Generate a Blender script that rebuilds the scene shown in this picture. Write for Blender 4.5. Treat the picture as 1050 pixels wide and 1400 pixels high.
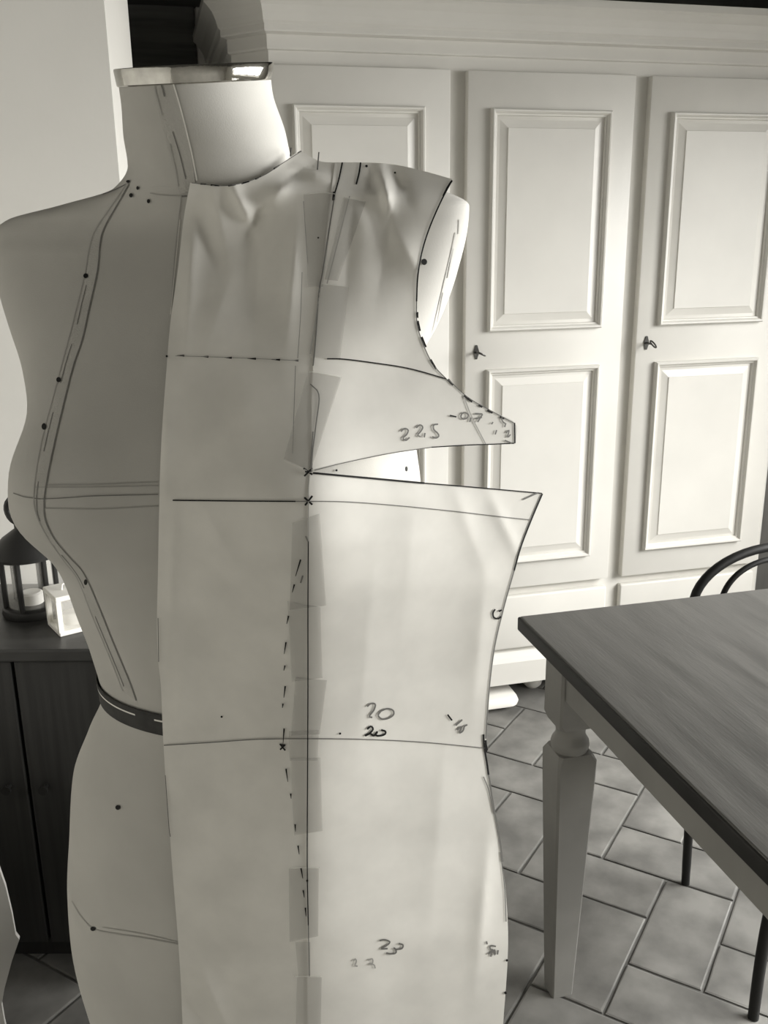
import bpy, bmesh, math, random
import numpy as np
from mathutils import Vector, Matrix
from mathutils.bvhtree import BVHTree

for o in list(bpy.data.objects):
    bpy.data.objects.remove(o, do_unlink=True)
scene = bpy.context.scene
COL = scene.collection
rnd = random.Random(7)

# ------------------------------------------------------------------ camera
F_PX, PITCH, ROLL, YAW, CAM_H = 1270.0, 16.2, 0.78, 13.8, 1.40
_p, _r, _y = (math.radians(v) for v in (PITCH, ROLL, YAW))
_fw = np.array([math.sin(_y) * math.cos(_p), math.cos(_y) * math.cos(_p), -math.sin(_p)])
_rt = np.array([math.cos(_y), -math.sin(_y), 0.0])
_up = np.cross(_rt, _fw)
RT = math.cos(_r) * _rt - math.sin(_r) * _up
UP = math.cos(_r) * _up + math.sin(_r) * _rt
CAM = np.array([0.0, 0.0, CAM_H])
cam_data = bpy.data.cameras.new('camera')
cam_data.sensor_fit = 'VERTICAL'
cam_data.sensor_height = 36.0
cam_data.sensor_width = 27.0
cam_data.lens = F_PX / 1400.0 * 36.0
cam_data.clip_start = 0.05
cam = bpy.data.objects.new('camera', cam_data)
COL.objects.link(cam)
cam.matrix_world = Matrix(((RT[0], UP[0], -_fw[0], CAM[0]), (RT[1], UP[1], -_fw[1], CAM[1]), (RT[2], UP[2], -_fw[2], CAM[2]), (0, 0, 0, 1)))
scene.camera = cam


def ray(x, y):
    return (x - 525.0) / F_PX * RT + (700.0 - y) / F_PX * UP + _fw


def at(x, y, d):
    return CAM + ray(x, y) * d


def on_z(x, y, z):
    r = ray(x, y)
    return CAM + r * (z - CAM[2]) / r[2]


def on_y(x, y, Y):
    r = ray(x, y)
    return CAM + r * (Y - CAM[1]) / r[1]


# ------------------------------------------------------------------ world, light, exposure
world = bpy.data.worlds.new('world')
scene.world = world
world.use_nodes = True
wb = world.node_tree.nodes['Background']
wb.inputs['Color'].default_value = (1.0, 0.98, 0.94, 1)
wb.inputs['Strength'].default_value = 0.6

WX = 2.60                        # inner face of the right wall
WIN_Y0, WIN_Y1, WIN_Z0, WIN_Z1 = -0.90, 1.82, 0.78, 1.86
ld = bpy.data.lights.new('window_daylight', 'AREA')
ld.shape = 'RECTANGLE'
ld.size = WIN_Y1 - WIN_Y0 + 0.1
ld.size_y = WIN_Z1 - WIN_Z0 + 0.1
ld.energy = 215
ld.spread = math.radians(125)
ld.color = (1.0, 0.995, 0.975)
lo = bpy.data.objects.new('window_daylight', ld)
COL.objects.link(lo)
lo.location = (WX + 0.30, (WIN_Y0 + WIN_Y1) / 2, (WIN_Z0 + WIN_Z1) / 2 + 0.12)
lo.rotation_euler = (math.radians(90 - 36), 0, math.radians(90))

vs = scene.view_settings
vs.view_transform = 'Standard'
vs.look = 'None'
vs.gamma = 1.0
vs.use_curve_mapping = False
vs.exposure = 0.02


# ------------------------------------------------------------------ materials
def tone(g):
    return (g, g * 0.975, g * 0.905, 1.0)


def mat(name, g, rough=0.6, g2=None, scale=8.0, detail=4.0, stretch=(1, 1, 1), bump=0.0, bscale=None, metal=0.0, alpha=1.0, spec=0.5, rough2=None, trans=0.0, coat=0.0, lo_=0.35, hi_=0.65):
    m = bpy.data.materials.new(name)
    m.use_nodes = True
    nt = m.node_tree
    N, L = nt.nodes, nt.links
    b = N['Principled BSDF']
    b.inputs['Base Color'].default_value = tone(g)
    b.inputs['Roughness'].default_value = rough
    b.inputs['Metallic'].default_value = metal
    b.inputs['Specular IOR Level'].default_value = spec
    b.inputs['Alpha'].default_value = alpha
    b.inputs['Transmission Weight'].default_value = trans
    b.inputs['Coat Weight'].default_value = coat
    tc = N.new('ShaderNodeTexCoord')
    mp = N.new('ShaderNodeMapping')
    mp.inputs['Scale'].default_value = stretch
    L.new(tc.outputs['Object'], mp.inputs['Vector'])
    if g2 is not None:
        nz = N.new('ShaderNodeTexNoise')
        nz.inputs['Scale'].default_value = scale
        nz.inputs['Detail'].default_value = detail
        L.new(mp.outputs['Vector'], nz.inputs['Vector'])
        rp = N.new('ShaderNodeValToRGB')
        rp.color_ramp.elements[0].position = lo_
        rp.color_ramp.elements[1].position = hi_
        rp.color_ramp.elements[0].color = tone(g)
        rp.color_ramp.elements[1].color = tone(g2)
        L.new(nz.outputs['Fac'], rp.inputs['Fac'])
        L.new(rp.outputs['Color'], b.inputs['Base Color'])
        if rough2 is not None:
            mr = N.new('ShaderNodeMapRange')
            mr.inputs['To Min'].default_value = rough
            mr.inputs['To Max'].default_value = rough2
            L.new(nz.outputs['Fac'], mr.inputs['Value'])
            L.new(mr.outputs['Result'], b.inputs['Roughness'])
    if bump > 0:
        n2 = N.new('ShaderNodeTexNoise')
        n2.inputs['Scale'].default_value = bscale or scale * 6
        n2.inputs['Detail'].default_value = 3
        L.new(mp.outputs['Vector'], n2.inputs['Vector'])
        bp = N.new('ShaderNodeBump')
        bp.inputs['Strength'].default_value = bump
        bp.inputs['Distance'].default_value = 0.002
        L.new(n2.outputs['Fac'], bp.inputs['Height'])
        L.new(bp.outputs['Normal'], b.inputs['Normal'])
    return m


M = {
    'plaster': mat('plaster', 0.68, 0.9, 0.74, 3, bump=0.15, bscale=60),
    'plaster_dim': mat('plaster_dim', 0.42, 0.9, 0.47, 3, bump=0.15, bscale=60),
    'plaster_end': mat('plaster_end', 0.66, 0.85, 0.70, 3, bump=0.1, bscale=60),
    'dark_timber': mat('dark_timber', 0.045, 0.6, 0.10, 5, stretch=(0.6, 4, 8), bump=0.3, bscale=25),
    'ceiling_timber': mat('ceiling_timber', 0.06, 0.6, 0.11, 5, stretch=(0.6, 8, 4), bump=0.3, bscale=25),
    'wall_shade': mat('wall_shade', 0.10, 0.6, 0.14, 5, stretch=(4, 4, 0.6), bump=0.2, bscale=25),
    'white_paint': mat('white_paint', 0.65, 0.42, 0.69, 5, bump=0.06, bscale=30, spec=0.4),
    'tile': mat('tile', 0.115, 0.50, 0.21, 9, 6, bump=0.25, bscale=30, rough2=0.38),
    'grout': mat('grout', 0.10, 0.9, 0.14, 20),
    'fabric': mat('fabric', 0.49, 0.95, 0.53, 16, 5, bump=0.06, bscale=900, spec=0.15),
    'fabric_tape': mat('fabric_tape', 0.46, 0.95, 0.51, 30, 5, bump=0.3, bscale=900, spec=0.15),
    'seam_ink': mat('seam_ink', 0.20, 0.9),
    'seam_soft': mat('seam_soft', 0.38, 0.95),
    'thread': mat('thread', 0.80, 0.8),
    'chrome': mat('chrome', 0.58, 0.03, 0.46, 90, metal=1.0, rough2=0.14, bump=0.05, bscale=220),
    'ribbon': mat('ribbon', 0.035, 0.85, 0.05, 60, bump=0.2, bscale=700),
    'paper': mat('paper', 0.69, 0.85, 0.78, 22, 6, bump=0.12, bscale=35, spec=0.2),
    'paper_edge': mat('paper_edge', 0.80, 0.85, spec=0.2),
    'tape': mat('tape', 0.46, 0.42, alpha=0.32, spec=0.3),
    'tape_edge_glint': mat('tape_edge_glint', 0.85, 0.4, alpha=0.5, spec=0.5),
    'ink': mat('ink', 0.012, 0.7, spec=0.2),
    'pencil': mat('pencil', 0.16, 0.6, spec=0.3),
    'pencil_faint': mat('pencil_faint', 0.34, 0.6, spec=0.3),
    'table_wood': mat('table_wood', 0.072, 0.32, 0.135, 4, 7, stretch=(9, 0.9, 1), bump=0.12, bscale=40, rough2=0.55, spec=0.4, lo_=0.3, hi_=0.72),
    'edge_wood': mat('edge_wood', 0.016, 0.5, 0.03, 6, stretch=(4, 0.8, 1), spec=0.25),
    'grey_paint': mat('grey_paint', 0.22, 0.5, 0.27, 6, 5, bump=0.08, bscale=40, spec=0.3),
    'black_wood': mat('black_wood', 0.010, 0.5, 0.016, 9, stretch=(1, 1, 0.2), bump=0.1, bscale=30, spec=0.2),
    'black_metal': mat('black_metal', 0.012, 0.42, 0.022, 12, spec=0.4),
    'key_metal': mat('key_metal', 0.05, 0.35, 0.09, 60, metal=0.6),
    'cabinet': mat('cabinet', 0.016, 0.5, 0.026, 6, stretch=(14, 14, 0.6), bump=0.15, bscale=20),
    'cabinet_top': mat('cabinet_top', 0.022, 0.42, 0.035, 6, stretch=(1, 8, 1)),
    'lantern_white': mat('lantern_white', 0.82, 0.5, 0.86, 10),
    'glass': mat('glass', 0.9, 0.03, alpha=0.18, spec=0.6),
    'candle': mat('candle', 0.72, 0.6, 0.78, 10),
    'bench_white': mat('bench_white', 0.48, 0.55, 0.54, 8),
    'white_plastic': mat('white_plastic', 0.84, 0.3),
    'rubber': mat('rubber', 0.02, 0.8),
    'steel': mat('steel', 0.5, 0.3, 0.45, 30, metal=1.0),
    'pane': mat('pane', 0.95, 0.02, alpha=0.08),
}


# ------------------------------------------------------------------ helpers
def link(name, me, parent=None):
    o = bpy.data.objects.new(name, me)
    COL.objects.link(o)
    if parent is not None:
        o.parent = parent
    return o


def inv(parent):
    m = Matrix.Identity(4)
    chain = []
    p = parent
    while p is not None:
        chain.append(Matrix.LocRotScale(p.location, p.rotation_euler, p.scale))
        p = p.parent
    for c in reversed(chain):
        m = m @ c
    return m.inverted()


def mesh(name, verts, faces, material, parent=None, smooth=False, local=False):
    """one mesh object; verts in world space unless local"""
    if parent is not None and not local:
        iv = inv(parent)
        verts = [iv @ Vector(v) for v in verts]
    me = bpy.data.meshes.new(name)
    me.from_pydata([tuple(v) for v in verts], [], [tuple(f) for f in faces])
    me.materials.append(M[material])
    if smooth:
        me.polygons.foreach_set('use_smooth', [True] * len(me.polygons))
    me.update()
    return link(name, me, parent)


def thing(name, label, cat, loc=(0, 0, 0), rz=0.0, group=None):
    o = link(name, None)
    o.location = loc
    o.rotation_euler = (0, 0, rz)
    tag(o, label, cat, group)
    return o


def tag(o, label, cat, group=None):
    o['label'] = label
    o['category'] = cat
    if group:
        o['group'] = group
    return o


def struct(o, label=None):
    o['kind'] = 'structure'
    if label:
        o['label'] = label
    return o


class MB:
    """collects shapes into one mesh"""
    def __init__(s):
        s.v, s.f = [], []

    def add(s, v, f):
        n = len(s.v)
        s.v += [tuple(p) for p in v]
        s.f += [tuple(i + n for i in q) for q in f]
        return s

    def box(s, x0, x1, y0, y1, z0, z1):
        return s.add([(x, y, z) for z in (z0, z1) for y in (y0, y1) for x in (x0, x1)],
                     [(0, 2, 3, 1), (4, 5, 7, 6), (0, 1, 5, 4), (2, 6, 7, 3), (0, 4, 6, 2), (1, 3, 7, 5)])

    def bevbox(s, x0, x1, y0, y1, z0, z1, b=0.003, seg=2):
        bm = bmesh.new()
        bmesh.ops.create_cube(bm, size=1.0)
        for v in bm.verts:
            v.co = Vector(((x0 + x1) / 2 + v.co.x * (x1 - x0), (y0 + y1) / 2 + v.co.y * (y1 - y0), (z0 + z1) / 2 + v.co.z * (z1 - z0)))
        bmesh.ops.bevel(bm, geom=list(bm.edges), offset=b, segments=seg, profile=0.5, affect='EDGES')
        bm.verts.index_update()
        s.add([v.co[:] for v in bm.verts], [[v.index for v in f.verts] for f in bm.faces])
        bm.free()
        return s

    def loft(s, rings, cap=True, closed=True):
        n = len(rings[0])
        v = [p for r in rings for p in r]
        f = []
        m = n if closed else n - 1
        for i in range(len(rings) - 1):
            for j in range(m):
                a, b = i * n + j, i * n + (j + 1) % n
                f.append((a, b, b + n, a + n))
        if cap:
            f.append(tuple(range(n - 1, -1, -1)))
            f.append(tuple((len(rings) - 1) * n + j for j in range(n)))
        return s.add(v, f)

    def lathe(s, cx, cy, prof, n=32, cap=True):
        return s.loft([[(cx + r * math.cos(2 * math.pi * k / n), cy + r * math.sin(2 * math.pi * k / n), z) for k in range(n)] for r, z in prof], cap)

    def tube(s, pts, rad, n=10):
        pts = [Vector(p) for p in pts]
        rads = rad if isinstance(rad, (list, tuple)) else [rad] * len(pts)
        rings = []
        prev = None
        for i, p in enumerate(pts):
            t = (pts[min(i + 1, len(pts) - 1)] - pts[max(i - 1, 0)]).normalized()
            if prev is None:
                a = t.cross(Vector((0, 0, 1)))
                if a.length < 0.05:
                    a = t.cross(Vector((0, 1, 0)))
                a.normalize()
            else:
                a = (prev - t * prev.dot(t)).normalized()
            prev = a
            b = t.cross(a)
            rings.append([p + (a * math.cos(2 * math.pi * k / n) + b * math.sin(2 * math.pi * k / n)) * rads[i] for k in range(n)])
        return s.loft(rings)

    def prism(s, outline, axis, a, b):
        """outline of 2-D points extruded along axis 'x','y' or 'z' from a to b"""
        def mk(p, t):
            return {'x': (t, p[0], p[1]), 'y': (p[0], t, p[1]), 'z': (p[0], p[1], t)}[axis]
        n = len(outline)
        return s.add([mk(p, a) for p in outline] + [mk(p, b) for p in outline],
                     [tuple(range(n)), tuple(range(2 * n - 1, n - 1, -1))] + [(i, n + i, n + (i + 1) % n, (i + 1) % n) for i in range(n)])

    def build(s, name, material, parent=None, smooth=False, local=False):
        o = mesh(name, s.v, s.f, material, parent, False, local)
        bm = bmesh.new()
        bm.from_mesh(o.data)
        bmesh.ops.recalc_face_normals(bm, faces=bm.faces)
        bm.to_mesh(o.data)
        bm.free()
        if smooth:
            o.data.polygons.foreach_set('use_smooth', [True] * len(o.data.polygons))
            try:
                o.data.set_sharp_from_angle(angle=math.radians(40))
            except Exception:
                pass
        return o


def spline(pts, n=12):
    """Catmull-Rom through points, n samples per span"""
    P = [np.array(p, float) for p in pts]
    P = [2 * P[0] - P[1]] + P + [2 * P[-1] - P[-2]]
    out = []
    for i in range(1, len(P) - 2):
        for k in range(n):
            t = k / n
            a, b, c, d = P[i - 1], P[i], P[i + 1], P[i + 2]
            out.append(0.5 * (2 * b + (c - a) * t + (2 * a - 5 * b + 4 * c - d) * t * t + (3 * b - a - 3 * c + d) * t ** 3))
    out.append(P[-2])
    return np.array(out)


def sweep(path, prof, closed_profile=True):
    """mitred moulding: path of XY points (outward = left of travel), prof of (offset, z)"""
    path = [np.array(p, float) for p in path]
    rings = []
    for i, p in enumerate(path):
        d0 = path[i] - path[i - 1] if i > 0 else path[1] - path[0]
        d1 = path[i + 1] - path[i] if i < len(path) - 1 else d0
        d0 = d0 / np.linalg.norm(d0)
        d1 = d1 / np.linalg.norm(d1)
        n0 = np.array([d0[1], -d0[0]])
        n1 = np.array([d1[1], -d1[0]])
        m = (n0 + n1) / (1 + n0 @ n1)
        rings.append([(p[0] + m[0] * o, p[1] + m[1] * o, z) for o, z in prof])
    return rings


# ------------------------------------------------------------------ the room
RX0, RX1, RY0, RY1, RZ = -1.6, WX, -1.7, 3.06, 2.42
floor = struct(MB().box(RX0 - 0.1, RX1 + 0.3, RY0 - 0.1, RY1 + 0.1, -0.08, -0.004).build('floor', 'grout'), 'grey herringbone stone-tile floor')
struct(MB().box(RX0 - 0.1, RX1 + 0.3, RY0 - 0.1, RY1 + 0.1, RZ, RZ + 0.08).build('ceiling', 'ceiling_timber'))
struct(MB().box(RX0 - 0.1, RX1 + 0.1, RY1, RY1 + 0.1, -0.01, RZ).build('wall_back', 'plaster'))
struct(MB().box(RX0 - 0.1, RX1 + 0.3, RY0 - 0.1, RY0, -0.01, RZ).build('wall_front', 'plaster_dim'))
struct(MB().box(RX0 - 0.1, RX0, RY0 - 0.1, RY1 + 0.1, -0.01, RZ).build('wall_side', 'plaster'))
# the short wall that ends beside the wardrobe, its end slightly splayed
WLY = 2.10
MBw = MB()
MBw.prism([(RX0, WLY), (-0.0355, WLY), (0.010, WLY + 0.25), (RX0, WLY + 0.25)], 'z', -0.004, RZ)
struct(MBw.build('wall_left', 'plaster_end'))
# right wall with its window opening
w = MB()
w.box(WX, WX + 0.2, RY0 - 0.1, WIN_Y0, -0.01, RZ)
w.box(WX, WX + 0.2, WIN_Y1, RY1 + 0.1, -0.01, RZ)
w.box(WX, WX + 0.2, WIN_Y0, WIN_Y1, -0.01, WIN_Z0)
w.box(WX, WX + 0.2, WIN_Y0, WIN_Y1, WIN_Z1, RZ)
struct(w.build('wall_right', 'plaster'))
wym = (WIN_Y0 + WIN_Y1) / 2
wf = MB()
fx0, fx1 = WX + 0.05, WX + 0.11
wf.box(fx0, fx1, WIN_Y0, WIN_Y1, WIN_Z0, WIN_Z0 + 0.06).box(fx0, fx1, WIN_Y0, WIN_Y1, WIN_Z1 - 0.06, WIN_Z1)
wf.box(fx0, fx1, WIN_Y0, WIN_Y0 + 0.06, WIN_Z0, WIN_Z1).box(fx0, fx1, WIN_Y1 - 0.06, WIN_Y1, WIN_Z0, WIN_Z1)
wf.box(fx0, fx1, wym - 0.05, wym + 0.05, WIN_Z0, WIN_Z1)
win = struct(wf.build('window_1', 'white_paint'))
for a, b in ((WIN_Y0 + 0.06, wym - 0.05), (wym + 0.05, WIN_Y1 - 0.06)):
    MB().box(WX + 0.078, WX + 0.082, a, b, WIN_Z0 + 0.06, WIN_Z1 - 0.06).build('pane', 'pane', win)
struct(MB().bevbox(RX0 + 0.02, RX1 - 0.01, RY1 - 0.16, RY1 - 0.002, 2.06, RZ - 0.002, 0.008).build('trim_1', 'dark_timber'))

dk = MB().box(-0.66, 0.198, RY1 - 0.035, RY1 + 0.001, 0.0, 2.059)
d1 = struct(dk.build('unlit_gap_door', 'dark_timber'))  # added dark door, stands in for the unlit doorway behind the gap
for x0 in (-0.60, -0.32, -0.06):
    MB().bevbox(x0, x0 + 0.25, RY1 - 0.047, RY1 - 0.034, 0.10, 2.05, 0.004, 1).build('plank', 'dark_timber', d1)
MB().lathe(0, 0, [(0.004, 0), (0.010, 0.004), (0.008, 0.03), (0.022, 0.04), (0.02, 0.055)], 16).build('door_knob', 'key_metal', d1, True, True)
d1.children[-1].location = (0.10, RY1 - 0.036, 1.02)
d1.children[-1].rotation_euler = (math.radians(90), 0, 0)
struct(MB().bevbox(0.200, 0.245, RY1 - 0.045, RY1 - 0.001, 0.0, 2.058, 0.004, 1).build('trim_2', 'white_paint'))
struct(MB().bevbox(1.905, 2.12, 2.62, RY1 - 0.001, 0.0, RZ - 0.003, 0.006, 1).build('wall_shade_post', 'wall_shade'))  # added post, its dark colour imitates the unlit wall beside the wardrobe
# floor tiles, 2:1 herringbone laid diagonally
U = 0.1485
P0, Q0 = 1.4165, 0.2425
tiles = []
for i in range(-26, 30):
    for j in range(-26, 30):
        k = (i + j) % 4
        if k == 1:
            a0, a1, b0, b1 = i, i + 2, j, j + 1
        elif k == 3:
            a0, a1, b0, b1 = i, i + 1, j, j + 2
        else:
            continue
        pc, qc = P0 + (a0 + a1) / 2 * U, Q0 + (b0 + b1) / 2 * U
        x, y = (pc - qc) / math.sqrt(2), (pc + qc) / math.sqrt(2)
        if RX0 + 0.12 < x < RX1 - 0.12 and RY0 + 0.12 < y < RY1 - 0.1:
            tiles.append((x, y, k))


def tile_mesh(k, seed):
    r = random.Random(seed)
    g = 0.0032
    hx, hy = ((U, U / 2) if k == 1 else (U / 2, U))
    hx -= g
    hy -= g
    b = 0.003
    v = []
    for (ox, z) in ((0, -0.008), (0, -0.0012), (b, 0.0)):
        ring = []
        for sx, sy in ((-1, -1), (-0.33, -1), (0.33, -1), (1, -1), (1, -0.33), (1, 0.33), (1, 1), (0.33, 1), (-0.33, 1), (-1, 1), (-1, 0.33), (-1, -0.33)):
            jx, jy = (r.uniform(-1, 1) * 0.0009 for _ in (0, 1))
            ring.append((sx * (hx - ox) + jx, sy * (hy - ox) + jy, z))
        v += ring
    f = []
    for q in range(2):
        for s in range(12):
            a, c = q * 12 + s, q * 12 + (s + 1) % 12
            f.append((a, c, c + 12, a + 12))
    f.append(tuple(range(24, 36)))
    me = bpy.data.meshes.new('tile')
    me.from_pydata(v, [], f)
    me.materials.append(M['tile'])
    return me


# colour varies from tile to tile through the object's own random value
nt = M['tile'].node_tree
oi = nt.nodes.new('ShaderNodeObjectInfo')
mp = [n for n in nt.nodes if n.type == 'MAPPING'][0]
mu = nt.nodes.new('ShaderNodeVectorMath')
mu.operation = 'ADD'
cx = nt.nodes.new('ShaderNodeCombineXYZ')
m9 = nt.nodes.new('ShaderNodeMath')
m9.operation = 'MULTIPLY'
m9.inputs[1].default_value = 40.0
nt.links.new(oi.outputs['Random'], m9.inputs[0])
nt.links.new(m9.outputs[0], cx.inputs[0])
nt.links.new(m9.outputs[0], cx.inputs[1])
tcn = [n for n in nt.nodes if n.type == 'TEX_COORD'][0]
nt.links.new(tcn.outputs['Object'], mu.inputs[0])
nt.links.new(cx.outputs[0], mu.inputs[1])
nt.links.new(mu.outputs[0], mp.inputs['Vector'])

variants = {k: [tile_mesh(k, 10 * k + s) for s in range(4)] for k in (1, 3)}
R45 = math.radians(45)


def in_view_order(t):
    x, y, k = t
    dx, dy = x - 0.75, y - 1.75
    return dx * dx + dy * dy


tiles.sort(key=in_view_order)
rest = MB()
for n, (x, y, k) in enumerate(tiles):
    if n < 230:
        o = link('tile', variants[k][rnd.randrange(4)], floor)
        o.location = (x, y, 0.0)
        o.rotation_euler = (rnd.uniform(-0.002, 0.002), rnd.uniform(-0.002, 0.002), R45)
    else:
        me = variants[k][0]
        c = math.cos(R45)
        rest.add([(x + (v.co.x - v.co.y) * c, y + (v.co.x + v.co.y) * c, v.co.z) for v in me.vertices], [tuple(p.vertices) for p in me.polygons])
ot = rest.build('tile_field', 'tile', floor)
ot['kind'] = 'stuff'

# ------------------------------------------------------------------ wardrobe
YF = 2.464                 # face frame plane
XL, XR, YB = 0.250, 1.862, 3.00
CH = 0.082
wd = thing('wardrobe', 'large white painted wardrobe with three panelled doors and a moulded cornice', 'wardrobe', ((XL + XR) / 2, 2.75, 0))
path = [(XL, YB), (XL, YF + CH), (XL + CH, YF), (XR - 0.02, YF), (XR, YF + 0.02), (XR, YB)]
ZB = 0.085
MB().prism([p for p in path], 'z', ZB + 0.09, 1.93).build('carcass', 'white_paint', wd)
pl = MB().loft(sweep(path, [(0.0, ZB), (0.028, ZB), (0.028, ZB + 0.072), (0.022, ZB + 0.085), (0.008, ZB + 0.100), (0.0, ZB + 0.105)]))
pl.build('plinth', 'white_paint', wd)
cr = MB().loft(sweep(path, [(0.0, 1.850), (0.006, 1.852), (0.008, 1.856), (0.008, 1.884), (0.022, 1.888), (0.024, 1.892), (0.024, 1.904), (0.030, 1.910), (0.034, 1.925), (0.042, 1.942), (0.055, 1.957), (0.062, 1.963), (0.062, 1.980), (0.0, 1.980)]))
cr.build('cornice', 'white_paint', wd)
MB().prism([p for p in path], 'z', 1.93, 1.978).build('top_board', 'white_paint', wd)
for fx, fy in ((XL + 0.14, YF + 0.1), (XR - 0.1, YF + 0.07), (XL + 0.14, YB - 0.08), (XR - 0.1, YB - 0.08), (1.12, YF + 0.10)):
    MB().lathe(fx, fy, [(0.018, 0.0), (0.030, 0.012), (0.036, 0.035), (0.034, 0.06), (0.026, ZB + 0.095)], 20).build('bun_foot', 'white_paint', wd, True)


def raised_panel(door, x0, x1, z0, z1, yd, mould_name='moulding'):
    """applied moulding frame with a fielded panel inside; yd = door face"""
    prof = [(0.0, 0.0), (0.0008, -0.012), (0.004, -0.0160), (0.008, -0.0155), (0.0115, -0.0095), (0.0125, -0.0070), (0.0155, -0.0065), (0.0175, -0.003), (0.0185, 0.004)]
    rings = []
    for o_, y_ in prof:
        rings.append([(x0 + o_, yd + y_, z0 + o_), (x1 - o_, yd + y_, z0 + o_), (x1 - o_, yd + y_, z1 - o_), (x0 + o_, yd + y_, z1 - o_)])
    MB().loft(rings, cap=False).build(mould_name, 'white_paint', door)
    i0, i1 = 0.017, 0.046
    v = []
    for o_, y_ in ((i0, 0.003), (i1, -0.0065), (i1 + 0.001, -0.0085)):
        v += [(x0 + o_, yd + y_, z0 + o_), (x1 - o_, yd + y_, z0 + o_), (x1 - o_, yd + y_, z1 - o_), (x0 + o_, yd + y_, z1 - o_)]
    MB().add(v, [(0, 1, 5, 4), (1, 2, 6, 5), (2, 3, 7, 6), (3, 0, 4, 7), (4, 5, 9, 8), (5, 6, 10, 9), (6, 7, 11, 10), (7, 4, 8, 11), (8, 9, 10, 11)]).build('raised_panel', 'white_paint', door)


def key(door, x, z, yd, turn):
    esc = []
    for k in range(24):
        a = 2 * math.pi * k / 24
        rr = 1 + 0.22 * math.cos(4 * a)
        esc.append((x + 0.0065 * rr * math.cos(a), z + 0.022 * (1 - 0.12 * math.cos(2 * a) ** 2) * math.sin(a)))
    e = MB().prism(esc, 'y', yd - 0.003, yd + 0.001).build('keyhole_plate', 'key_metal', door)
    k = MB().tube([(x, yd, z), (x, yd - 0.030, z)], 0.003, 8)
    ux, uz = math.cos(turn), math.sin(turn)
    ring = []
    for q in range(17):
        a = 2 * math.pi * q / 16
        r = 0.013 * math.cos(a)
        ring.append((x + ux * r, yd - 0.040 + 0.010 * math.sin(a), z + uz * r))
    k.tube(ring, 0.0022, 6)
    k.build('key', 'key_metal', door, True)


DOORS = [(0.318, 0.788), (0.834, 1.304), (1.350, 1.820)]
for n, (a, b) in enumerate(DOORS):
    yd = YF - 0.025
    d = MB()
    d.bevbox(a, b, yd, YF + 0.001, 0.400, 1.816, 0.0035, 2)
    door = d.build('door', 'white_paint', wd, True)
    raised_panel(door, a + 0.062, b - 0.069, 1.160, 1.727, yd)
    raised_panel(door, a + 0.062, b - 0.069, 0.482, 1.057, yd)
    if n > 0:
        key(door, a + 0.032, 1.106 + 0.006 * (n - 1), yd, math.radians((-28, -50)[n - 1]))
    dr = MB().bevbox(a, b, yd + 0.004, YF + 0.001, 0.199, 0.372, 0.006, 3).build('drawer', 'white_paint', wd, True)

# flat white scale half under the wardrobe
sc = thing('bathroom_scale', 'white rounded flat bathroom scale on the floor under the wardrobe edge', 'scale', (0.885, 2.55, 0))


def rounded(x0, x1, y0, y1, r, n=8):
    pts = []
    for cx_, cy_, a0 in ((x1 - r, y1 - r, 0), (x0 + r, y1 - r, 90), (x0 + r, y0 + r, 180), (x1 - r, y0 + r, 270)):
        for k in range(n + 1):
            a = math.radians(a0 + 90 * k / n)
            pts.append((cx_ + r * math.cos(a), cy_ + r * math.sin(a)))
    return pts


sb = MB()
sb.loft([[(x, y, z) for x, y in rounded(0.745 + o_, 1.022 - o_, 2.412 + o_, 2.69 - o_, 0.035)] for o_, z in ((0.012, 0.014), (0.002, 0.020), (0.0, 0.030), (0.004, 0.041), (0.016, 0.047))])
sb.build('platform', 'white_plastic', sc, True)
for x in (0.79, 0.975):
    for y in (2.455, 2.645):
        MB().lathe(x, y, [(0.013, 0.0), (0.013, 0.016)], 14).build('foot', 'rubber', sc, True)

# ------------------------------------------------------------------ table
TX0, TX1, TY0, TY1, TZ = 0.593, 1.47, 0.03, 1.432, 0.760
tb = thing('dining_table', 'dining table with dark wooden top and grey painted legs', 'table', ((TX0 + TX1) / 2, (TY0 + TY1) / 2, 0))
MB().bevbox(TX0 + 0.003, TX1 - 0.003, TY0 + 0.003, TY1 - 0.003, TZ - 0.027, TZ, 0.003, 3).build('table_top', 'table_wood', tb, True)
for eb in ((TX0, TX0 + 0.008, TY0, TY1), (TX1 - 0.008, TX1, TY0, TY1), (TX0 + 0.008, TX1 - 0.008, TY1 - 0.008, TY1), (TX0 + 0.008, TX1 - 0.008, TY0, TY0 + 0.008)):
    MB().bevbox(*eb, TZ - 0.0275, TZ - 0.002, 0.003, 3).build('edge_band', 'edge_wood', tb, True)
ain = 0.046
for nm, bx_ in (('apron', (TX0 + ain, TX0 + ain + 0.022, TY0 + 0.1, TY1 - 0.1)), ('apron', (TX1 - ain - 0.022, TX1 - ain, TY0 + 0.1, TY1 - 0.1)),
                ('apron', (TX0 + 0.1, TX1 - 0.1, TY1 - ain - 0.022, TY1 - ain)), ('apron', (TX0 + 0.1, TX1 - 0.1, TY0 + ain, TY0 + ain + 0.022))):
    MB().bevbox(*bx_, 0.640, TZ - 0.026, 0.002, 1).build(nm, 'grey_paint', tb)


def sq(cx_, cy_, h, z, c=0.004):
    o = h - c
    return [(cx_ - o, cy_ - h, z), (cx_ + o, cy_ - h, z), (cx_ + h, cy_ - o, z), (cx_ + h, cy_ + o, z), (cx_ + o, cy_ + h, z), (cx_ - o, cy_ + h, z), (cx_ - h, cy_ + o, z), (cx_ - h, cy_ - o, z)]


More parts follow.
